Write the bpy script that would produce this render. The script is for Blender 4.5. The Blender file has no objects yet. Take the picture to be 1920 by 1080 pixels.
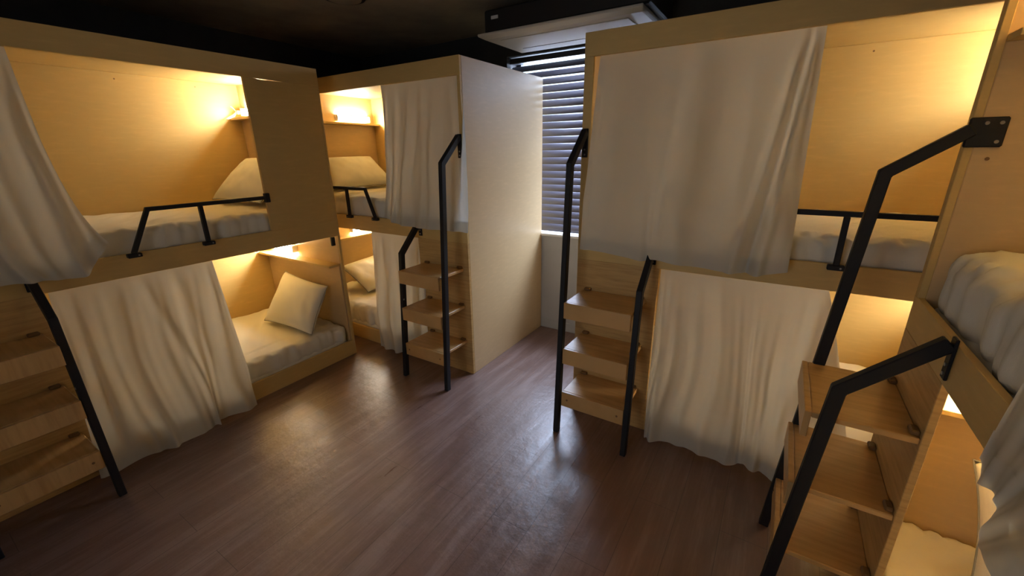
import bpy, bmesh, math, random
from mathutils import Vector, noise
random.seed(7)
scene = bpy.context.scene
COL = scene.collection

# ------------------------------------------------------------------ camera
cam_d = bpy.data.cameras.new('camera'); cam = bpy.data.objects.new('camera', cam_d); COL.objects.link(cam)
cam_d.sensor_fit = 'HORIZONTAL'; cam_d.sensor_width = 36.0; cam_d.lens = 783.206 / 1920 * 36.0
cam_d.clip_start = 0.02
from mathutils import Matrix
Rv = Vector((0.84575671, 0.53338489, -0.0140055)); Uv = Vector((-0.15528228, 0.2711648, 0.94992477)); Fv = Vector((-0.51047331, 0.80123044, -0.31216467))
M3 = Matrix((Rv, Uv, -Fv)).transposed()
cam.matrix_world = Matrix.Translation((0, 0, 1.60)) @ M3.to_4x4()
scene.camera = cam

# ------------------------------------------------------------------ light and exposure
scene.view_settings.view_transform = 'Standard'; scene.view_settings.look = 'None'
scene.view_settings.gamma = 1.0; scene.view_settings.use_curve_mapping = False
scene.view_settings.exposure = 0.70
LAMP_STRENGTH = 66.0
LAMP_COLOR = (1.0, 0.955, 0.82)
w = bpy.data.worlds.new('daylight'); scene.world = w; w.use_nodes = True
w.node_tree.nodes['Background'].inputs[0].default_value = (0.72, 0.86, 1.0, 1)
w.node_tree.nodes['Background'].inputs[1].default_value = 2.2

def area(name, loc, rot, sx, sy, power, color):
    d = bpy.data.lights.new(name, 'AREA'); d.shape = 'RECTANGLE'; d.size = sx; d.size_y = sy
    d.energy = power; d.color = color
    o = bpy.data.objects.new(name, d); COL.objects.link(o); o.location = loc; o.rotation_euler = rot
    return o
# daylight falling on the window from outside
area('window_daylight', (-1.34, 3.75, 1.75), (math.radians(-90), 0, 0), 1.7, 1.5, 185, (0.66, 0.74, 1.0))
# weak fill light added behind the camera to lift the curtains and fronts
area('added_fill', (-0.9, -1.35, 1.25), (math.radians(90), 0, 0), 1.0, 1.9, 2.6, (0.92, 0.95, 1.0)).data.spread = math.radians(110)

# ------------------------------------------------------------------ materials
def mat(name, color, rough=0.6, spec=0.5, metal=0.0):
    m = bpy.data.materials.new(name); m.use_nodes = True
    b = m.node_tree.nodes['Principled BSDF']
    b.inputs['Base Color'].default_value = (*color, 1); b.inputs['Roughness'].default_value = rough
    b.inputs['Metallic'].default_value = metal; b.inputs['Specular IOR Level'].default_value = spec
    return m

def nd(m, t, **kw):
    n = m.node_tree.nodes.new(t)
    for k, v in kw.items(): setattr(n, k, v)
    return n

def lk(m, a, b): m.node_tree.links.new(a, b)

def coords(m, scale, kind='Object', rot=(0, 0, 0)):
    tc = nd(m, 'ShaderNodeTexCoord'); mp = nd(m, 'ShaderNodeMapping')
    mp.inputs['Scale'].default_value = scale; mp.inputs['Rotation'].default_value = rot
    lk(m, tc.outputs[kind], mp.inputs['Vector']); return mp.outputs[0]

def ramp(m, fac, stops):
    r = nd(m, 'ShaderNodeValToRGB'); e = r.color_ramp.elements
    while len(e) < len(stops): e.new(0.5)
    for i, (p, c) in enumerate(stops): e[i].position = p; e[i].color = (*c, 1)
    lk(m, fac, r.inputs[0]); return r.outputs[0]

def noise_tex(m, vec, scale, detail=4, rough=0.5):
    n = nd(m, 'ShaderNodeTexNoise'); n.inputs['Scale'].default_value = scale
    n.inputs['Detail'].default_value = detail; n.inputs['Roughness'].default_value = rough
    lk(m, vec, n.inputs['Vector']); return n.outputs['Fac']

def bump(m, h, strength, dist=0.002):
    b = nd(m, 'ShaderNodeBump'); b.inputs['Strength'].default_value = strength; b.inputs['Distance'].default_value = dist
    lk(m, h, b.inputs['Height']); lk(m, b.outputs[0], m.node_tree.nodes['Principled BSDF'].inputs['Normal'])

def wood(name, c1, c2, axis_scale, rough=0.5, nscale=3.0, bstr=0.15, spec=0.35):
    m = mat(name, c1, rough, spec)
    v = coords(m, axis_scale)
    f = noise_tex(m, v, nscale, 6, 0.6)
    c = ramp(m, f, [(0.3, c2), (0.55, c1), (0.72, tuple(min(1, x * 1.07) for x in c1))])
    lk(m, c, m.node_tree.nodes['Principled BSDF'].inputs['Base Color'])
    bump(m, f, bstr, 0.001); return m

PLY = wood('honey_plywood', (0.68, 0.478, 0.188), (0.66, 0.46, 0.178), (1.5, 1.5, 9), 0.5, 6.0, 0.05)
LAM = wood('pale_laminate', (0.665, 0.472, 0.25), (0.645, 0.456, 0.24), (2, 2, 9), 0.4, 6.0, 0.04, spec=0.5)
PINE = wood('pine_step_board', (0.62, 0.40, 0.155), (0.50, 0.30, 0.105), (1.5, 1.5, 22), 0.5, 3.5)
TREAD = wood('pine_tread', (0.63, 0.39, 0.16), (0.51, 0.30, 0.11), (1.2, 14, 1.2), 0.34, 2.6, spec=0.5)
EDGE = mat('plywood_edge', (0.64, 0.44, 0.22), 0.6)
BRONZE = mat('brown_bracket', (0.22, 0.12, 0.045), 0.45)
BLACK = mat('black_powder_coated_steel', (0.012, 0.013, 0.016), 0.55, 0.35)
_b = noise_tex(BLACK, coords(BLACK, (1, 1, 1)), 350, 2); bump(BLACK, _b, 0.2, 0.0005)
SCREW = mat('steel_screw', (0.35, 0.35, 0.36), 0.35, 0.5, 0.9)
WHITEPL = mat('white_plastic', (0.78, 0.78, 0.75), 0.35)
ACW = mat('off_white_casing', (0.62, 0.58, 0.52), 0.4)
ACD = mat('black_casing', (0.012, 0.012, 0.013), 0.5)
GREYL = mat('casing_joint', (0.12, 0.11, 0.10), 0.6)
BADGE = mat('silver_badge', (0.7, 0.7, 0.7), 0.35)

def fabric(name, color, weave=900, bstr=0.25, trans=0.0):
    m = mat(name, color, 0.85, 0.15)
    n = noise_tex(m, coords(m, (1, 1, 1)), weave * 0.5, 2)
    n2 = noise_tex(m, coords(m, (1, 1, 1)), 22, 4)
    mx = nd(m, 'ShaderNodeMath', operation='MULTIPLY_ADD'); lk(m, n, mx.inputs[0]); mx.inputs[1].default_value = 0.25; lk(m, n2, mx.inputs[2])
    bump(m, mx.outputs[0], bstr, 0.004)
    if trans:
        out = m.node_tree.nodes['Material Output']; p = m.node_tree.nodes['Principled BSDF']
        t = nd(m, 'ShaderNodeBsdfTranslucent'); t.inputs[0].default_value = (*color, 1)
        mi = nd(m, 'ShaderNodeMixShader'); mi.inputs[0].default_value = trans
        lk(m, p.outputs[0], mi.inputs[1]); lk(m, t.outputs[0], mi.inputs[2]); lk(m, mi.outputs[0], out.inputs['Surface'])
    return m
CURT = fabric('undyed_linen_curtain', (0.76, 0.73, 0.65), 1400, 0.12, 0.36)
BEDF = fabric('cream_quilted_cotton', (0.82, 0.79, 0.70), 900, 0.3)
PILF = fabric('pillow_cotton', (0.83, 0.81, 0.73), 900, 0.22)
PIPE = mat('grey_seam_piping', (0.33, 0.32, 0.28), 0.8)

EMIT = bpy.data.materials.new('lamp_diffuser'); EMIT.use_nodes = True
_e = EMIT.node_tree.nodes['Principled BSDF']; _e.inputs['Base Color'].default_value = (0.9, 0.9, 0.85, 1)
_e.inputs['Emission Color'].default_value = (*LAMP_COLOR, 1); _e.inputs['Emission Strength'].default_value = LAMP_STRENGTH

# floor: long vinyl wood planks running towards the window
FLOOR = mat('brown_vinyl_plank', (0.14, 0.08, 0.06), 0.3, 0.8)
def _floor():
    m = FLOOR; p = m.node_tree.nodes['Principled BSDF']
    br = nd(m, 'ShaderNodeTexBrick'); v = coords(m, (1, 1, 1), rot=(0, 0, math.pi / 2)); lk(m, v, br.inputs['Vector'])
    br.offset = 0.37; br.inputs['Scale'].default_value = 1.0; br.inputs['Brick Width'].default_value = 1.22; br.inputs['Row Height'].default_value = 0.18
    br.inputs['Mortar Size'].default_value = 0.0012; br.inputs['Mortar Smooth'].default_value = 0.3; br.inputs['Bias'].default_value = 0.0
    br.inputs['Color1'].default_value = (0.0, 0, 0, 1); br.inputs['Color2'].default_value = (1, 1, 1, 1); br.inputs['Mortar'].default_value = (0.5, 0.5, 0.5, 1)
    g = noise_tex(m, coords(m, (7, 0.7, 1)), 2.2, 8, 0.62)
    g2 = noise_tex(m, coords(m, (30, 1.5, 1)), 3.0, 5, 0.6)
    blot = noise_tex(m, coords(m, (1.6, 0.5, 1)), 2.0, 4, 0.6)
    a = nd(m, 'ShaderNodeMath', operation='MULTIPLY_ADD'); lk(m, g2, a.inputs[0]); a.inputs[1].default_value = 0.35; lk(m, g, a.inputs[2])
    a2 = nd(m, 'ShaderNodeMath', operation='MULTIPLY_ADD'); lk(m, blot, a2.inputs[0]); a2.inputs[1].default_value = 0.35; lk(m, a.outputs[0], a2.inputs[2])
    a3 = nd(m, 'ShaderNodeMath', operation='MULTIPLY_ADD'); lk(m, br.outputs['Color'], a3.inputs[0]); a3.inputs[1].default_value = 0.05; lk(m, a2.outputs[0], a3.inputs[2])
    c = ramp(m, a3.outputs[0], [(0.55, (0.165, 0.090, 0.068)), (0.85, (0.215, 0.128, 0.102)), (1.0, (0.28, 0.18, 0.15))])
    mx = nd(m, 'ShaderNodeMixRGB', blend_type='MIX'); lk(m, br.outputs['Fac'], mx.inputs[0]); lk(m, c, mx.inputs[1]); mx.inputs[2].default_value = (0.10, 0.055, 0.045, 1)
    lk(m, mx.outputs[0], p.inputs['Base Color'])
    r = nd(m, 'ShaderNodeMapRange'); lk(m, g, r.inputs[0]); r.inputs[1].default_value = 0.3; r.inputs[2].default_value = 0.7; r.inputs[3].default_value = 0.27; r.inputs[4].default_value = 0.42
    lk(m, r.outputs[0], p.inputs['Roughness'])
    und = noise_tex(m, coords(m, (1, 1, 1)), 7.0, 5, 0.62)
    h = nd(m, 'ShaderNodeMath', operation='MULTIPLY_ADD'); lk(m, und, h.inputs[0]); h.inputs[1].default_value = 4.0; lk(m, a.outputs[0], h.inputs[2])
    h2 = nd(m, 'ShaderNodeMath', operation='SUBTRACT'); lk(m, h.outputs[0], h2.inputs[0]); lk(m, br.outputs['Fac'], h2.inputs[1])
    bump(m, h2.outputs[0], 0.35, 0.003)
_floor()

def mottled(name, c1, c2, scale, rough, bs=0.2):
    m = mat(name, c1, rough, 0.3); f = noise_tex(m, coords(m, (1, 1, 1)), scale, 5, 0.6)
    lk(m, ramp(m, f, [(0.35, c2), (0.65, c1)]), m.node_tree.nodes['Principled BSDF'].inputs['Base Color'])
    bump(m, f, bs, 0.004); return m
CEIL = mottled('dark_bare_concrete', (0.42, 0.34, 0.24), (0.27, 0.23, 0.18), 2.2, 0.8)
WDARK = mottled('charcoal_painted_wall', (0.055, 0.052, 0.05), (0.042, 0.041, 0.04), 4, 0.7)
WLIGHT = mottled('pale_grey_plaster', (0.56, 0.55, 0.53), (0.52, 0.51, 0.49), 6, 0.8)
SLAT = mat('dusky_blind_slat', (0.13, 0.12, 0.145), 0.38, 0.5)
ALU = mat('dark_window_frame', (0.03, 0.03, 0.035), 0.4)
GLASS = bpy.data.materials.new('window_glass'); GLASS.use_nodes = True
def _glass():
    m = GLASS; out = m.node_tree.nodes['Material Output']
    t = nd(m, 'ShaderNodeBsdfTransparent'); t.inputs[0].default_value = (0.92, 0.96, 0.97, 1)
    g = nd(m, 'ShaderNodeBsdfGlossy'); g.inputs['Roughness'].default_value = 0.03
    mi = nd(m, 'ShaderNodeMixShader'); mi.inputs[0].default_value = 0.06
    lk(m, t.outputs[0], mi.inputs[1]); lk(m, g.outputs[0], mi.inputs[2]); lk(m, mi.outputs[0], out.inputs['Surface'])
_glass()

# ------------------------------------------------------------------ mesh helpers
class Frame:
    """local (u along the front, v into the unit, z up) -> world"""
    def __init__(s, o, u, v): s.o = Vector(o); s.u = Vector(u); s.v = Vector(v)
    def P(s, u, v, z): return s.o + s.u * u + s.v * v + Vector((0, 0, z))
WORLD = Frame((0, 0, 0), (1, 0, 0), (0, 1, 0))

class MB:
    def __init__(s, fr=WORLD): s.fr = fr; s.v = []; s.f = []
    def add(s, vs, fs):
        n = len(s.v); s.v += [s.fr.P(*p) for p in vs]; s.f += [tuple(n + i for i in f) for f in fs]; return s
    def box(s, u0, u1, v0, v1, z0, z1):
        return s.add([(u0, v0, z0), (u1, v0, z0), (u1, v1, z0), (u0, v1, z0), (u0, v0, z1), (u1, v0, z1), (u1, v1, z1), (u0, v1, z1)],
                     [(0, 3, 2, 1), (4, 5, 6, 7), (0, 1, 5, 4), (1, 2, 6, 5), (2, 3, 7, 6), (3, 0, 4, 7)])
    def bar(s, pts, width, plane, c, thick):
        """mitred flat bar along a 2-D polyline; plane 'vz' at u=c or 'uz' at v=c"""
        n = len(pts); L = []; R = []
        for i, (a, b) in enumerate(pts):
            d0 = None if i == 0 else Vector((a - pts[i-1][0], b - pts[i-1][1])).normalized()
            d1 = None if i == n - 1 else Vector((pts[i+1][0] - a, pts[i+1][1] - b)).normalized()
            d0 = d0 or d1; d1 = d1 or d0
            n0 = Vector((-d0.y, d0.x)); n1 = Vector((-d1.y, d1.x)); m = (n0 + n1).normalized(); k = width / 2 / max(0.3, m.dot(n0))
            L.append((a + m.x * k, b + m.y * k)); R.append((a - m.x * k, b - m.y * k))
        vs = []
        for i in range(n):
            for (a, b) in (L[i], R[i]):
                for t in (-thick / 2, thick / 2):
                    vs.append((c + t, a, b) if plane == 'vz' else (a, c + t, b))
        fs = []
        for i in range(n - 1):
            o = 4 * i
            fs += [(o, o + 1, o + 5, o + 4), (o + 3, o + 2, o + 6, o + 7), (o + 2, o, o + 4, o + 6), (o + 1, o + 3, o + 7, o + 5)]
        fs += [(0, 2, 3, 1), (4 * n - 4, 4 * n - 3, 4 * n - 1, 4 * n - 2)]
        return s.add(vs, fs)
    def disc(s, c, axis, r, h, seg=12):
        """short cylinder centred at c (u,v,z), axis 0/1/2"""
        vs = []; ax = [a for a in (0, 1, 2) if a != axis]
        for t in (-h / 2, h / 2):
            for k in range(seg):
                p = list(c); p[axis] += t; p[ax[0]] += r * math.cos(2 * math.pi * k / seg); p[ax[1]] += r * math.sin(2 * math.pi * k / seg); vs.append(tuple(p))
        fs = [tuple(range(seg)), tuple(range(2 * seg - 1, seg - 1, -1))] + [(k, (k + 1) % seg, seg + (k + 1) % seg, seg + k) for k in range(seg)]
        return s.add(vs, fs)
    def tube(s, pts, r, seg=8):
        pts = [Vector(p) for p in pts]; n = len(pts); vs = []; prev = None
        for i, p in enumerate(pts):
            d = (pts[min(i + 1, n - 1)] - pts[max(i - 1, 0)]).normalized()
            a = prev if prev else (Vector((0, 0, 1)) if abs(d.z) < 0.9 else Vector((1, 0, 0)))
            x = (a - d * a.dot(d)).normalized(); y = d.cross(x); prev = x
            for k in range(seg):
                t = 2 * math.pi * k / seg; vs.append(tuple(p + x * r * math.cos(t) + y * r * math.sin(t)))
        fs = [(i * seg + k, i * seg + (k + 1) % seg, (i + 1) * seg + (k + 1) % seg, (i + 1) * seg + k) for i in range(n - 1) for k in range(seg)]
        fs += [tuple(range(seg)), tuple(range(n * seg - 1, (n - 1) * seg - 1, -1))]
        return s.add(vs, fs)
    def build(s, name, m, parent=None, smooth=False, bevel=0.0, origin=None):
        me = bpy.data.meshes.new(name)
        o0 = parent_world(parent) if parent else (Vector(origin) if origin else Vector((0, 0, 0)))
        me.from_pydata([tuple(v - o0) for v in s.v], [], s.f)
        bm = bmesh.new(); bm.from_mesh(me); bmesh.ops.recalc_face_normals(bm, faces=bm.faces); bm.to_mesh(me); bm.free()
        if smooth: me.polygons.foreach_set('use_smooth', [True] * len(me.polygons))
        me.materials.append(m)
        o = bpy.data.objects.new(name, me); COL.objects.link(o)
        if parent: o.parent = parent; o['_w'] = 0
        else: o.location = o0
        ORG[o.name] = o0
        if '_w' in o: del o['_w']
        if bevel:
            b = o.modifiers.new('edge', 'BEVEL'); b.width = bevel; b.segments = 1; b.limit_method = 'ANGLE'
        return o
ORG = {}
def parent_world(p): return ORG[p.name]

def tag(o, label=None, cat=None, group=None, kind=None):
    if label: o['label'] = label
    if cat: o['category'] = cat
    if group: o['group'] = group
    if kind: o['kind'] = kind
    return o

def empty(name, loc):
    o = bpy.data.objects.new(name, None); COL.objects.link(o); o.location = loc; o.empty_display_size = 0.2
    ORG[o.name] = Vector(loc); return o

# ------------------------------------------------------------------ the room
X0, X1, Y0, Y1, ZC = -3.90, 1.52, -1.50, 3.27, 2.53
def struct(mb, name, m, **k): return tag(mb.build(name, m, **k), kind='structure')
struct(MB().box(X0 - .1, X1 + .1, Y0 - .1, Y1 + .24, -0.1, 0), 'floor', FLOOR)
struct(MB().box(X0 - .1, X1 + .1, Y0 - .1, Y1 + .24, ZC, ZC + .1), 'ceiling', CEIL)
struct(MB().box(X0 - .1, X0, Y0, Y1, 0, ZC), 'wall_left', WDARK)
struct(MB().box(X1, X1 + .1, Y0, Y1, 0, ZC), 'wall_right', WDARK)
WX0, WX1, WZ0, WZ1 = -2.10, -0.60, 0.90, 2.34
struct(MB().box(X0, WX0, Y1, Y1 + .24, 0, WZ0).box(WX0, WX1, Y1, Y1 + .24, 0, WZ0).box(WX1, X1, Y1, Y1 + .24, 0, WZ0), 'wall_back', WLIGHT)
struct(MB().box(X0, WX0, Y1, Y1 + .24, WZ0, ZC).box(WX1, X1, Y1, Y1 + .24, WZ0, ZC).box(WX0, WX1, Y1, Y1 + .24, WZ1, ZC), 'wall_back_upper', WDARK)
struct(MB().box(X0, X1, Y0 - .1, Y0, 0, ZC), 'wall_front', WLIGHT)
struct(MB().box(-1.755 + .001, -.95, Y1 - .012, Y1, 0, .085), 'baseboard_back', WLIGHT, bevel=.003)
struct(MB().box(-1.75, -.95, Y1 - .03, Y1 + .15, .882, .902), 'trim_1', WHITEPL, bevel=.002)
win = empty('window_1', (-1.35, Y1 + .18, WZ0)); tag(win, kind='structure')
f = MB(); y0, y1 = Y1 + .16, Y1 + .20
f.box(WX0, WX1, y0, y1, WZ0, WZ0 + .04).box(WX0, WX1, y0, y1, WZ1 - .04, WZ1).box(WX0, WX0 + .04, y0, y1, WZ0 + .04, WZ1 - .04).box(WX1 - .04, WX1, y0, y1, WZ0 + .04, WZ1 - .04).box(-1.37, -1.33, y0, y1, WZ0 + .04, WZ1 - .04)
f.build('window_frame', ALU, win, bevel=.002)
MB().box(WX0 + .04, -1.37, Y1 + .177, Y1 + .183, WZ0 + .04, WZ1 - .04).build('pane', GLASS, win)
MB().box(-1.33, WX1 - .04, Y1 + .177, Y1 + .183, WZ0 + .04, WZ1 - .04).build('pane', GLASS, win)

# venetian blind: every slat its own part
BX0, BX1, BY = -2.09, -0.61, 3.325
bl = empty('venetian_blind', ((BX0 + BX1) / 2, BY, .91))
tag(bl, 'dusky venetian blind with closed horizontal slats in front of the bright window', 'blind')
MB().box(BX0, BX1, BY - .03, BY + .03, 2.285, 2.325).build('head_rail', ALU, bl, bevel=.003)
MB().box(BX0, BX1, BY - .012, BY + .012, .912, .930).build('bottom_rail', SLAT, bl, bevel=.003)
def slat_mesh(wd):
    me = bpy.data.meshes.new('slat'); n = 6; vs = []; fs = []
    for k in range(n + 1):
        a = (k / n - .5) * wd; c = .004 * (1 - (2 * k / n - 1) ** 2)
        for x in (BX0 - (BX0 + BX1) / 2, BX1 - (BX0 + BX1) / 2): vs += [(x, a, c), (x, a, c - .0012)]
    for k in range(n):
        o = 4 * k; fs += [(o, o + 2, o + 6, o + 4), (o + 1, o + 5, o + 7, o + 3), (o, o + 4, o + 5, o + 1), (o + 2, o + 3, o + 7, o + 6)]
    fs += [(0, 1, 3, 2), (4 * n, 4 * n + 2, 4 * n + 3, 4 * n + 1)]
    me.from_pydata(vs, [], fs); me.materials.append(SLAT); me.polygons.foreach_set('use_smooth', [True] * len(me.polygons)); return me
sm = slat_mesh(.066); z = .955; i = 0
while z < 2.27:
    o = bpy.data.objects.new('slat', sm); COL.objects.link(o); o.parent = bl
    o.location = (0, 0, z - .91); tilt = 61 + random.uniform(-1.5, 1.5) - (8 if z > 2.10 else 0) - max(0, (z - 1.5)) * 4
    o.rotation_euler = (math.radians(tilt), 0, math.radians(random.uniform(-.08, .08))); z += .056; i += 1
for x in (-1.85, -1.34, -.85):
    MB().tube([(x, BY - .028, .92), (x, BY - .028, 2.29)], .0012, 6).build('ladder_cord', SLAT, bl)

# ------------------------------------------------------------------ bunk units
T = .02
def bunk(fr, W, D, label, ladder='far', solid=True, guard=None, tall_plate='edge', post=.05):
    root = empty('bunk_bed', tuple(fr.P(W / 2, D / 2, 0))); tag(root, label, 'bunk bed', 'built-in double-deck sleeping cabins')
    B = .0018
    def part(name, m, *boxes, parent=root, bevel=B, lab=None):
        mb = MB(fr)
        for b in boxes: mb.box(*b)
        o = mb.build(name, m, parent, bevel=bevel)
        if lab: o['label'] = lab
        return o
    part('end_panel', LAM, (0, T, T, D, 0, 2.15)); part('end_panel', LAM, (W - T, W, T, D, 0, 2.15))
    part('back_panel', PLY, (T, W - T, D - T, D, 0, 2.13))
    part('top_panel', PLY, (T, W - T, T, D, 2.13, 2.15))
    part('bed_board', PLY, (T, W - T, T, D - T, 1.02, 1.04)); part('bed_board', PLY, (T, W - T, T, D - T, .06, .08))
    part('top_rail', PLY, (0, W, 0, T, 2.042, 2.15))
    part('middle_rail', PLY, (0, W, 0, T, 1.0, 1.118))
    # ladder side storage panel and posts
    l0, l1 = (W - .462, W) if ladder == 'far' else (0, .43)
    b0 = l0 + .032 if ladder == 'far' else l0
    part('bottom_rail', PLY, (.0 if ladder == 'far' else .43, W - .462 if ladder == 'far' else W, 0, T, 0, .125))
    part('ladder_panel', PINE, (l0, l1, 0, T, 0, 1.0))
    part('post', PLY, (W - post, W, 0, T, 1.118, 2.042))
    if ladder == 'far': part('post', PLY, (0, T, 0, T, .125, 1.0))
    else: part('post', PLY, (0, .034, 0, T, 1.118, 2.042))
    if solid:
        mb = MB(fr)    # front panel whose top joint is a little open
        pts = [(0 + T, 1.118), (.5, 1.118), (.5, 2.042), (.44, 2.041), (.40, 2.037), (.26, 2.039), (.20, 2.042), (T, 2.042)]
        vs = [(a, 0.0, b) for a, b in pts] + [(a, T, b) for a, b in pts]; n = len(pts)
        mb.add(vs, [tuple(range(n)), tuple(range(2 * n - 1, n - 1, -1))] + [(k, (k + 1) % n, n + (k + 1) % n, n + k) for k in range(n)])
        mb.build('front_panel', PLY, root)
        part('post', PLY, (0, T, 0, T, 1.118, 2.042))
    # headboards, shelves
    for zs, zb in ((.76, .08), (1.865, 1.04)):
        part('headboard', LAM, (T, .034, T, D - T, zb, zs))
        part('shelf', PLY, (T, .118, T, D - T, zs, zs + .018))
    # treads
    r0, r1 = b0 + .02, l1 - .045
    if ladder != 'far': r0, r1 = l0 + .045, l1 - .005
    for zt in (.82, .545, .27):
        t = part('tread', TREAD, (r0, r1, -.25, 0, zt - .02, zt), bevel=.003)
        part('tread_front', TREAD, (r0, r1, -.268, -.25, zt - .092, zt), parent=t, bevel=.002)
        for ub in (r0 + .03, r1 - .03):
            part('bracket', BRONZE, (ub - .02, ub + .02, -.022, 0, zt, zt + .016), parent=t, bevel=.004)
        if zt == .27:
            for ub in (r0 + .035, r1 - .035):
                MB(fr).disc((ub, -.2685, zt - .045), 1, .006, .002).build('screw', BRONZE, t)
    # hand rails
    ut, us = (W - .022, l0 + .002) if ladder == 'far' else (.028, l1 + .012)
    if ladder == 'far': us = b0 + .002
    short = MB(fr).bar([(-.275, .001), (-.205, .925), (-.012, 1.120)], .038, 'vz', us, .030).build('handrail', BLACK, root, bevel=.003)
    MB(fr).box(us - .016, us + .016, -.008, -.0005, 1.02, 1.135).build('mounting_plate', BLACK, short, bevel=.002)
    for zz in (1.035, 1.06): MB(fr).disc((us, -.009, zz), 1, .005, .003).build('screw', SCREW, short)
    MB(fr).disc((us + (.016 if ladder == 'far' else -.016), -.24, .60), 0, .006, .003).build('screw', SCREW, short)
    if tall_plate == 'edge':
        tall = MB(fr).bar([(-.275, .001), (-.185, 1.530), (-.012, 1.690)], .038, 'vz', ut, .030).build('handrail', BLACK, root, bevel=.003)
        MB(fr).box(ut - .016, ut + .016, -.008, -.0005, 1.56, 1.705).build('mounting_plate', BLACK, tall, bevel=.002)
        for zz in (1.575, 1.60): MB(fr).disc((ut, -.009, zz), 1, .005, .003).build('screw', SCREW, tall)
    else:   # fixed to the inner face of the end wall
        ut = .135
        ut = .040
        tall = MB(fr).bar([(-.275, .001), (-.165, 1.515), (.005, 1.640)], .036, 'vz', ut, .032).build('handrail', BLACK, root, bevel=.003)
        MB(fr).box(.0342, .046, -.006, .075, 1.590, 1.672).build('mounting_plate', BLACK, tall, bevel=.004)
        for vv, zz in ((.060, 1.605), (.060, 1.656), (.030, 1.656)):
            MB(fr).disc((.0472, vv, zz), 0, .005, .003).build('screw', SCREW, tall)
    if guard:
        ue, uf, um, ustart = guard
        g = MB(fr).bar([(ustart, 1.335), (ue, 1.335), (uf, 1.118)], .022, 'uz', -.014, .020).build('guard_rail', BLACK, root, bevel=.002)
        MB(fr).bar([(um, 1.324), (um, 1.118)], .022, 'uz', -.014, .020).build('rail_leg', BLACK, g, bevel=.002)
        for q in (uf, um):
            MB(fr).box(q - .03, q + .03, -.030, -.0005, 1.098, 1.120).build('foot', BLACK, g, bevel=.003)
            MB(fr).disc((q - .016, -.031, 1.109), 1, .004, .002).build('screw', SCREW, g)
        MB(fr).box(ustart - .018, ustart + .012, -.026, -.0005, 1.305, 1.362).build('mounting_plate', BLACK, g, bevel=.002)
    if solid:
        MB(fr).bar([(.06, .995), (.06, .93)], .030, 'uz', .012, .016).build('corner_bracket', BLACK, root, bevel=.002)
    return root

FL = Frame((-2.82, 1.977, 0), (0, -1, 0), (-1, 0, 0))
FM = Frame((-3.80, 2.20, 0), (1, 0, 0), (0, 1, 0))
FR = Frame((1.106, 2.195, 0), (-1, 0, 0), (0, 1, 0))
FQ = Frame((0.435, 1.85, 0), (0, -1, 0), (1, 0, 0))
bL = bunk(FL, 2.05, 1.06, 'long double-deck plywood bunk along the left wall, two beds open between curtains', guard=(1.13, 1.235, .886, .505))
bM = bunk(FM, 2.045, 1.06, 'plywood bunk in the back left corner with smooth side panel beside the window', guard=(1.073, 1.157, .85, .52), post=.024)
bR = bunk(FR, 2.05, 1.06, 'plywood bunk right of the window with a big curtain over its upper berth', guard=(1.13, 1.235, .863, .505))
bQ = bunk(FQ, 2.05, 1.06, 'nearest plywood bunk at the right edge with steps seen from above', ladder='near', solid=False, tall_plate='wall')

# small screw plugs in the panels
def plug(fr, u, v, z, axis, par): MB(fr).disc((u, v, z), axis, .005, .0014, 10).build('screw_plug', BRONZE, par)
plug(FL, .79, 1.0395, 2.09, 1, bL); plug(FL, .32, 1.0395, 2.09, 1, bL)
plug(FR, .80, 1.0395, 2.09, 1, bR)
plug(FQ, .1125, .10, 1.80, 0, bQ); plug(FQ, .1125, .035, 1.56, 0, bQ)

# ------------------------------------------------------------------ reading lights
def lamp(fr, z, label, cable=False, dv=0.0):
    fr = Frame(fr.o + fr.v * dv, fr.u, fr.v)
    root = empty('reading_light', tuple(fr.P(T, .77, z))); tag(root, label, 'lamp', 'tube lights above the headboards')
    MB(fr).box(T + .0005, T + .016, .575, .965, z, z + .056).build('housing', WHITEPL, root, bevel=.002)
    MB(fr).box(T + .017, T + .044, .585, .955, z + .004, z + .052).build('diffuser', EMIT, root, bevel=.006)
    MB(fr).box(T + .0005, T + .046, .956, .968, z - .001, z + .057).build('end_cap', WHITEPL, root, bevel=.003)
    MB(fr).box(T + .0005, T + .046, .572, .584, z - .001, z + .057).build('end_cap', WHITEPL, root, bevel=.003)
    if cable:
        MB(fr).box(T + .02, T + .065, .972, 1.000, z + .012, z + .040).build('plug', WHITEPL, root, bevel=.003)
        pts = []
        for k in range(26):
            t = k / 25; a = t * 2 * math.pi * 1.15
            pts.append((T + .07 + .075 * math.sin(a * .5) ** 2 + .02 * math.sin(a), .985 + .012 * math.sin(a * 1.3), z + .026 - .055 * math.sin(a * .55)))
        MB(fr).tube(pts, .0028, 6).build('cable', WHITEPL, root, smooth=True)
    return root
for fr, nm in ((FL, 'left bunk'), (FM, 'corner bunk beside the window'), (FR, 'bunk right of the window'), (FQ, 'nearest right bunk')):
    lamp(fr, 1.898, 'lit tube light above the shelf of the upper berth, ' + nm, fr is FL, -.42 if fr is FQ else 0)
    lamp(fr, .812 if fr is not FM else .812, 'lit tube light above the shelf of the lower berth, ' + nm, fr is FL, -.42 if fr is FQ else 0)

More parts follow.
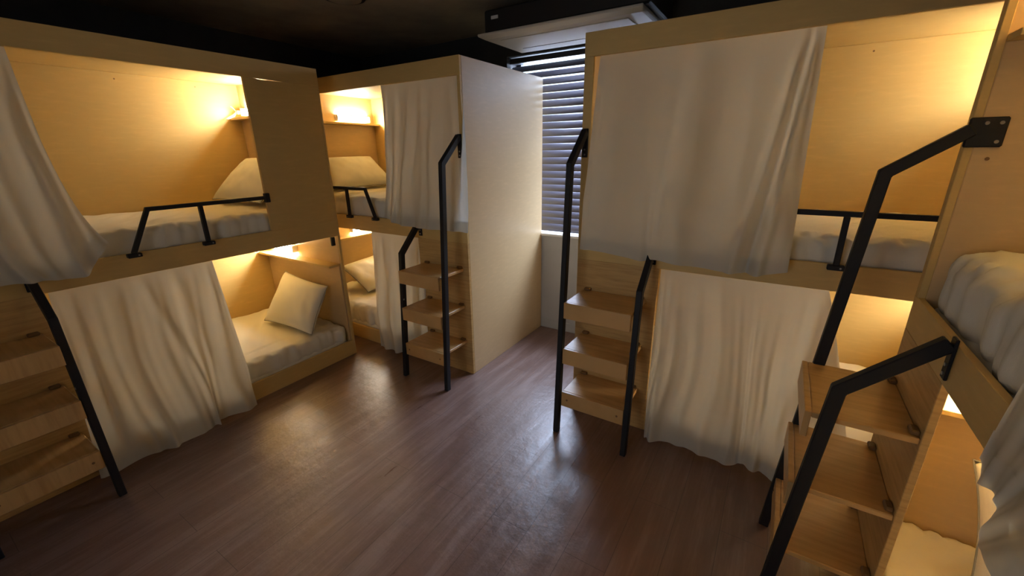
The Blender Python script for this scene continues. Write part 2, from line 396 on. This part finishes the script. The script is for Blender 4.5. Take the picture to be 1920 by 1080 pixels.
# ------------------------------------------------------------------ bedding
def rbox(fr, u0, u1, v0, v1, z0, z1, r, step, disp):
    cu, cv, cz = (u0 + u1) / 2, (v0 + v1) / 2, (z0 + z1) / 2; H = ((u1 - u0) / 2, (v1 - v0) / 2, (z1 - z0) / 2)
    N = [max(2, int(2 * h / step)) for h in H]; N[2] = max(6, int(2 * H[2] / .016)); idx = {}; vs = []; fs = []
    def vert(i, j, k):
        key = (i, j, k)
        if key not in idx:
            p = [(-1 + 2 * a / n) * h for a, n, h in zip(key, N, H)]
            q = [max(-(h - r), min(h - r, x)) for x, h in zip(p, H)]; d = Vector([a - b for a, b in zip(p, q)])
            nn = d.normalized() if d.length > 1e-9 else Vector((0, 0, 0))
            if d.length > 1e-9:
                # distribute the rounding evenly
                p = [b + c * r for b, c in zip(q, nn)]
            P = (p[0] + cu, p[1] + cv, p[2] + cz); e = disp(P, nn); P = (P[0] + nn.x * e, P[1] + nn.y * e, P[2] + nn.z * e)
            idx[key] = len(vs); vs.append(P)
        return idx[key]
    for a, b, c in ((0, 1, 2), (1, 2, 0), (0, 2, 1)):
        for s in (0, N[c]):
            for i in range(N[a]):
                for j in range(N[b]):
                    q = []
                    for di, dj in ((0, 0), (1, 0), (1, 1), (0, 1)):
                        k = [0, 0, 0]; k[a] = i + di; k[b] = j + dj; k[c] = s; q.append(vert(*k))
                    fs.append(tuple(q))
    return MB(fr).add(vs, fs)

def bedding(fr, base, top, label, W=2.05, seed=0, quilt=False, v0=.03, u0=.040):
    def d_mat(P, n): return .004 * noise.noise(Vector((P[0] * 6, P[1] * 6, P[2] * 6 + seed)))
    def d_top(P, n):
        u, v, z_ = P; e = .010 * noise.noise(Vector((u * 5 + seed, v * 5, z_ * 4)))
        e += .011 * noise.noise(Vector((u * 14 + v * 9, v * 3 - u * 2, seed + 3)))          # diagonal creases
        if n.y < -.3 or n.x < -.3: e += .020 * noise.noise(Vector((u * 24, z_ * 4, v * 24 + seed)))   # gathered sides
        if quilt and n.z > .2:
            for a in (u * .8 + v * .6, ): 
                k = abs(((a * 7.5) % 1) - .5); e -= .010 * math.exp(-((.5 - k) / .06) ** 2)
            k = abs(((v * 5.2) % 1) - .5); e -= .004 * math.exp(-((.5 - k) / .05) ** 2)
        elif n.z > .2:
            k = abs(v - .20); e -= .006 * math.exp(-(k / .010) ** 2)
        return e
    mid = base + .035
    m = rbox(fr, u0 + .002, W - T - .012, v0 + .004, 1.06 - T - .006, base, mid + .035, .03, .03, d_mat).build('mattress', BEDF, None, smooth=True, origin=tuple(fr.P(1, .5, base)))
    tag(m, label, 'mattress', 'cream mattresses on the bunk boards')
    rbox(fr, u0, W - T - .010, v0, 1.06 - T - .004, mid, top, min((top - mid) * .48, .075 if quilt else .05), .0165, d_top).build('topper', BEDF, m, smooth=True)
    return m
bedding(FL, 1.0405, 1.235, 'cream upper mattress of the left bunk behind the black guard rail', seed=1)
bedding(FL, .0805, .262, 'cream lower mattress of the left bunk with a square pillow on it', seed=2)
bedding(FM, 1.0405, 1.262, 'cream upper mattress of the corner bunk, seen left of its curtain', seed=3)
bedding(FM, .0805, .300, 'cream lower mattress of the corner bunk, a sliver seen beside its curtain', seed=4)
bedding(FR, 1.0405, 1.235, 'quilted cream upper mattress right of the large curtain', seed=5, quilt=True)
bedding(FR, .0805, .262, 'cream lower mattress behind the long curtain right of the window', seed=6)
bedding(FQ, 1.0405, 1.300, 'puffy quilted cream upper mattress of the nearest right bunk', seed=7, quilt=True)
bedding(FQ, .0805, .262, 'cream lower mattress at the bottom right corner of the picture', seed=8)

def pillow(c, thick, label, bulge_dir, seed=0, n=30):
    """c: four world corners TL, TR, BR, BL"""
    c = [Vector(p) for p in c]; ctr = sum(c, Vector()) / 4
    nrm = ((c[1] - c[3]).cross(c[0] - c[2])).normalized()
    if nrm.dot(Vector(bulge_dir)) < 0: nrm = -nrm
    vs = []; fs = []; grid = {}
    for side in (1, -1):
        for i in range(n + 1):
            for j in range(n + 1):
                a = -1 + 2 * i / n; b = -1 + 2 * j / n
                if side == -1 and (i in (0, n) or j in (0, n)): grid[(side, i, j)] = grid[(1, i, j)]; continue
                aa = a * (1 - .07 * (1 - b * b)); bb = b * (1 - .07 * (1 - a * a))
                s, t = (aa + 1) / 2, (bb + 1) / 2
                p = c[3] * (1 - s) * (1 - t) + c[2] * s * (1 - t) + c[1] * s * t + c[0] * (1 - s) * t
                h = thick / 2 * (max(0, 1 - a * a) ** .42) * (max(0, 1 - b * b) ** .42)
                rr = (1 - max(abs(a), abs(b)))
                h += .012 * noise.noise(Vector((a * 2.2 + seed, b * 2.2, side))) * min(1, rr * 4)
                h += .006 * noise.noise(Vector((a * 6 + seed, b * 2.5 + a * 2, side * 2))) * min(1, rr * 5)
                grid[(side, i, j)] = len(vs); vs.append(tuple(p + nrm * side * h))
        for i in range(n):
            for j in range(n): fs.append(tuple(grid[(side, i + di, j + dj)] for di, dj in ((0, 0), (1, 0), (1, 1), (0, 1))))
    o = MB().add(vs, fs).build('pillow', PILF, None, smooth=True, origin=tuple(ctr))
    tag(o, label, 'pillow', 'cream pillows leaning on the headboards')
    ring = [grid[(1, i, 0)] for i in range(n)] + [grid[(1, n, j)] for j in range(n)] + [grid[(1, n - i, n)] for i in range(n)] + [grid[(1, 0, n - j)] for j in range(n)] + [grid[(1, 0, 0)]]
    MB().tube([vs[k] for k in ring], .0030, 6).build('seam_piping', PIPE, o, smooth=True)
    return o
pillow([(-3.50, 1.875, .645), (-2.93, 1.88, .60), (-2.86, 1.64, .285), (-3.47, 1.61, .29)], .15, 'square cream pillow leaning on the headboard of the lower left berth', (0, -1, .4), 1)
pillow([(-3.73, 1.86, 1.57), (-3.13, 1.87, 1.58), (-3.10, 1.58, 1.27), (-3.79, 1.57, 1.27)], .15, 'cream pillow in the upper left berth, mostly hidden by the front panel', (0, -1, .4), 2)
pillow([(-3.71, 2.53, 1.56), (-3.71, 3.09, 1.565), (-3.43, 3.15, 1.29), (-3.43, 2.40, 1.29)], .15, 'wide cream pillow on the upper berth of the corner bunk', (1, 0, .4), 3)
pillow([(-3.60, 2.47, .53), (-3.62, 3.06, .56), (-3.22, 2.98, .335), (-3.20, 2.46, .330)], .13, 'cream pillow on the lower berth of the corner bunk', (1, 0, .7), 4)
pillow([(.635, 1.665, .665), (1.15, 1.68, .68), (1.17, 1.50, .31), (.665, 1.50, .31)], .14, 'cream pillow in the lower berth at the bottom right of the picture', (0, -1, .4), 5)

# ------------------------------------------------------------------ curtains
def interp(pts, s):
    n = len(pts) - 1; x = s * n; i = min(int(x), n - 1); f_ = x - i
    return [a + (b - a) * f_ for a, b in zip(pts[i], pts[i + 1])]
def smoothpts(pts, s):
    n = len(pts) - 1; x = s * n; i = min(int(x), n - 1); t = x - i
    g = lambda k: pts[max(0, min(n, k))]
    return [.5 * (2 * b + (c - a) * t + (2 * a - 5 * b + 4 * c - d) * t * t + (-a + 3 * b - 3 * c + d) * t ** 3) for a, b, c, d in zip(g(i - 1), g(i), g(i + 1), g(i + 2))]
def curtain(fr, top, bot, label, folds, kflare=1.6, nu=150, nz=70, seed=0, vout=None, creases=()):
    """top/bottom polylines of (u,v,z); folds = list of (frequency, amplitude, phase, wobble); vout: v profile with t"""
    def P(s, t, off=0):
        a = smoothpts(top, s); b = smoothpts(bot, s)
        tu = t ** kflare; u = a[0] + (b[0] - a[0]) * tu; z_ = a[2] + (b[2] - a[2]) * t
        fv = vout(t) if vout else min(1, t * 1.4)
        v = a[1] + (b[1] - a[1]) * fv
        d = 0
        for fq, am, ph, wb in folds:
            x = s * fq + ph + wb * t * noise.noise(Vector((s * 3, t * 1.5, seed)))
            d += am * (math.sin(2 * math.pi * x) + .35 * math.sin(4 * math.pi * x + 1)) * (.22 + .78 * min(1, t * 1.6)) * (.55 + .9 * abs(noise.noise(Vector((s * 5 + ph, t * .8, seed + 9)))))
        for s0, s1, w_, am in creases:                    # sharp long folds running from s0 (top) to s1 (bottom)
            x = (s - (s0 + (s1 - s0) * t)) / w_
            d -= am * math.exp(-x * x) * (.35 + .65 * t)
        d += .006 * noise.noise(Vector((s * 9, t * 6, seed + 5)))
        amp = 1.0 if t > .12 else t / .12
        return (u, v - abs(off) + min(0.0, 0) + d * amp * (1 if b[1] < 0 else 1), z_)
    vs = [P(i / nu, j / nz) for j in range(nz + 1) for i in range(nu + 1)]
    fs = [(j * (nu + 1) + i, j * (nu + 1) + i + 1, (j + 1) * (nu + 1) + i + 1, (j + 1) * (nu + 1) + i) for j in range(nz) for i in range(nu)]
    o = MB(fr).add(vs, fs).build('curtain', CURT, None, smooth=True, origin=tuple(fr.P(*interp(bot, .5))))
    tag(o, label, 'curtain')
    tb = .93
    vs = [P(i / nu, tb + (1 - tb) * j / 3, .0016) for j in range(4) for i in range(nu + 1)]
    fs = [(j * (nu + 1) + i, j * (nu + 1) + i + 1, (j + 1) * (nu + 1) + i + 1, (j + 1) * (nu + 1) + i) for j in range(3) for i in range(nu)]
    MB(fr).add(vs, fs).build('hem', CURT, o, smooth=True)
    return o
L = lambda y: 1.977 - y
# left bunk, upper: hangs over the guard rail, its corner swings out
curtain(FL, [(L(-.02), .03, 2.05), (L(.26), .03, 2.05), (L(.54), .03, 2.05)],
        [(L(-.04), -.075, 1.08), (L(.15), -.08, 1.075), (L(.32), -.085, 1.085), (L(.44), -.08, 1.065), (L(.535), -.085, 1.075), (L(.645), -.08, 1.20)],
        'grey-looking linen curtain at the far left hanging over the upper berth', [(3.2, .018, .1, .6), (6.5, .007, .4, 1)], kflare=4.5, seed=1, creases=((.55, .45, .05, .035), (.93, .78, .04, .02)))
# left bunk, lower
curtain(FL, [(L(.405), .03, 1.01), (L(.75), .03, 1.01), (L(1.10), .03, 1.01)],
        [(L(.33), -.075, .02), (L(.48), -.08, .022), (L(.66), -.085, .008), (L(.85), -.09, .010), (L(.91), -.08, .03), (L(1.11), -.10, .025)],
        'long linen curtain over the lower left berth with its hem on the floor', [(5, .014, .2, .8), (9, .006, .6, 1.2)], kflare=1.0, seed=2, creases=((.48, .70, .035, .03), (.30, .42, .05, .02), (.66, .9, .05, .02)))
# corner bunk
m_ = lambda x: x + 3.80
curtain(FM, [(m_(-2.485), .03, 2.055), (m_(-2.13), .03, 2.055), (m_(-1.782), .03, 2.05)],
        [(m_(-2.465), -.07, 1.155), (m_(-2.34), -.08, 1.105), (m_(-2.03), -.085, 1.094), (m_(-1.675), -.075, 1.098)],
        'linen curtain over the upper berth of the corner bunk beside the tall handrail', [(3.5, .016, .35, .5), (7, .006, .1, .8)], kflare=.8, seed=3, vout=lambda t: t ** 1.6, creases=((.22, .25, .05, .018), (.55, .60, .04, .026), (.85, .86, .03, .02)))
curtain(FM, [(m_(-2.765), .03, 1.01), (m_(-2.5), .03, 1.01), (m_(-2.20), .03, 1.01)],
        [(m_(-2.71), -.06, .02), (m_(-2.50), -.07, .03), (m_(-2.36), -.04, .045), (m_(-2.15), -.05, .06)],
        'narrow linen curtain over the lower berth of the corner bunk, behind the steps', [(4, .020, .1, .5)], kflare=1, seed=4, creases=((.35, .36, .06, .03),))
# bunk right of the window (u runs to -x)
r_ = lambda x: 1.106 - x
curtain(FR, [(r_(-.872), .03, 2.05), (r_(-.44), .03, 2.05), (r_(.05), .03, 2.05)],
        [(r_(-.905), -.075, 1.072), (r_(-.79), -.078, 1.080), (r_(-.57), -.08, 1.050), (r_(-.49), -.075, 1.068), (r_(-.30), -.08, 1.05), (r_(-.08), -.075, 1.05), (r_(.075), -.065, 1.082)],
        'large flat linen curtain over the upper berth right of the window', [(2.7, .030, .3, .4), (6, .008, .2, .8)], kflare=1, seed=5, creases=((.90, .78, .018, .040), (.93, .83, .012, -.03), (.955, .87, .02, .035), (.30, .33, .04, .018), (.55, .48, .04, .016)))
curtain(FR, [(r_(-.478), .03, 1.005), (r_(-.1), .03, 1.005), (r_(.24), .03, 1.005)],
        [(r_(-.458), -.08, .012), (r_(-.38), -.07, .010), (r_(-.19), -.085, .030), (r_(-.02), -.09, .012), (r_(.06), -.06, .045), (r_(.22), -.095, .012), (r_(.50), -.05, .02)],
        'long linen curtain over the lower berth right of the window, gathered beside the steps', [(4, .014, .15, .6), (9, .007, .3, 1)], kflare=0.9, seed=6, creases=((.12, .10, .03, .02), (.93, .70, .035, .04), (.97, .90, .03, .03)))
# nearest right bunk
q_ = lambda y: 1.85 - y
curtain(FQ, [(q_(.96), .03, 2.05), (q_(.5), .03, 2.05), (q_(.0), .03, 2.05)],
        [(q_(1.045), -.028, 1.020), (q_(1.010), -.030, .990), (q_(.949), -.033, 1.010), (q_(.925), -.034, .985), (q_(.914), -.045, .928), (q_(.843), -.055, .950), (q_(.70), -.06, .94), (q_(.35), -.06, .95), (q_(.0), -.06, .95)],
        'grey-looking curtain corner cut off by the right edge of the picture', [(6, .004, .1, .3)], kflare=2, seed=7)

# ------------------------------------------------------------------ ceiling unit above the window, ceiling lamp
ac = empty('air_conditioner', (-1.36, 2.9, 2.32)); tag(ac, 'ceiling air conditioner with black casing and off-white underside above the window', 'air conditioner')
MB().box(-1.86, -.76, 2.62, 3.14, 2.350, 2.485).build('casing', ACD, ac, bevel=.01)
MB().box(-1.60, -1.10, 2.80, 3.05, 2.485, 2.53).build('hanger', ACD, ac, bevel=.004)
MB().add([(-1.905, 2.60, 2.335), (-.79, 2.60, 2.335), (-.79, 3.17, 2.335), (-1.905, 3.17, 2.335), (-1.87, 2.64, 2.318), (-.80, 2.64, 2.318), (-.80, 3.13, 2.318), (-1.87, 3.13, 2.318),
          (-1.905, 2.60, 2.350), (-.79, 2.60, 2.350), (-.79, 3.17, 2.350), (-1.905, 3.17, 2.350)],
         [(4, 5, 6, 7), (0, 1, 5, 4), (1, 2, 6, 5), (2, 3, 7, 6), (3, 0, 4, 7), (0, 1, 9, 8), (1, 2, 10, 9), (2, 3, 11, 10), (3, 0, 8, 11), (8, 9, 10, 11)]).build('bottom_panel', ACW, ac, bevel=.004)
MB().box(-1.78, -.90, 2.70, 2.86, 2.3125, 2.3179).build('louver_flap', ACW, ac, bevel=.002)
MB().box(-1.785, -.895, 2.862, 2.870, 2.3165, 2.3185).build('louver_joint', GREYL, ac)
MB().box(-1.785, -.895, 3.00, 3.005, 2.3165, 2.3185).build('louver_joint', GREYL, ac)
MB().box(-1.80, -1.745, 2.614, 2.6205, 2.425, 2.445).build('badge', BADGE, ac, bevel=.002)

cl = empty('ceiling_lamp', (-2.50, 2.02, ZC)); tag(cl, 'round unlit ceiling lamp at the top edge of the picture', 'lamp')
MB().disc((-2.50, 2.02, ZC - .006), 2, .13, .011, 36).build('rim', ACD, cl, bevel=.002)
MB().disc((-2.50, 2.02, ZC - .014), 2, .105, .005, 36).build('cover', CEIL, cl)
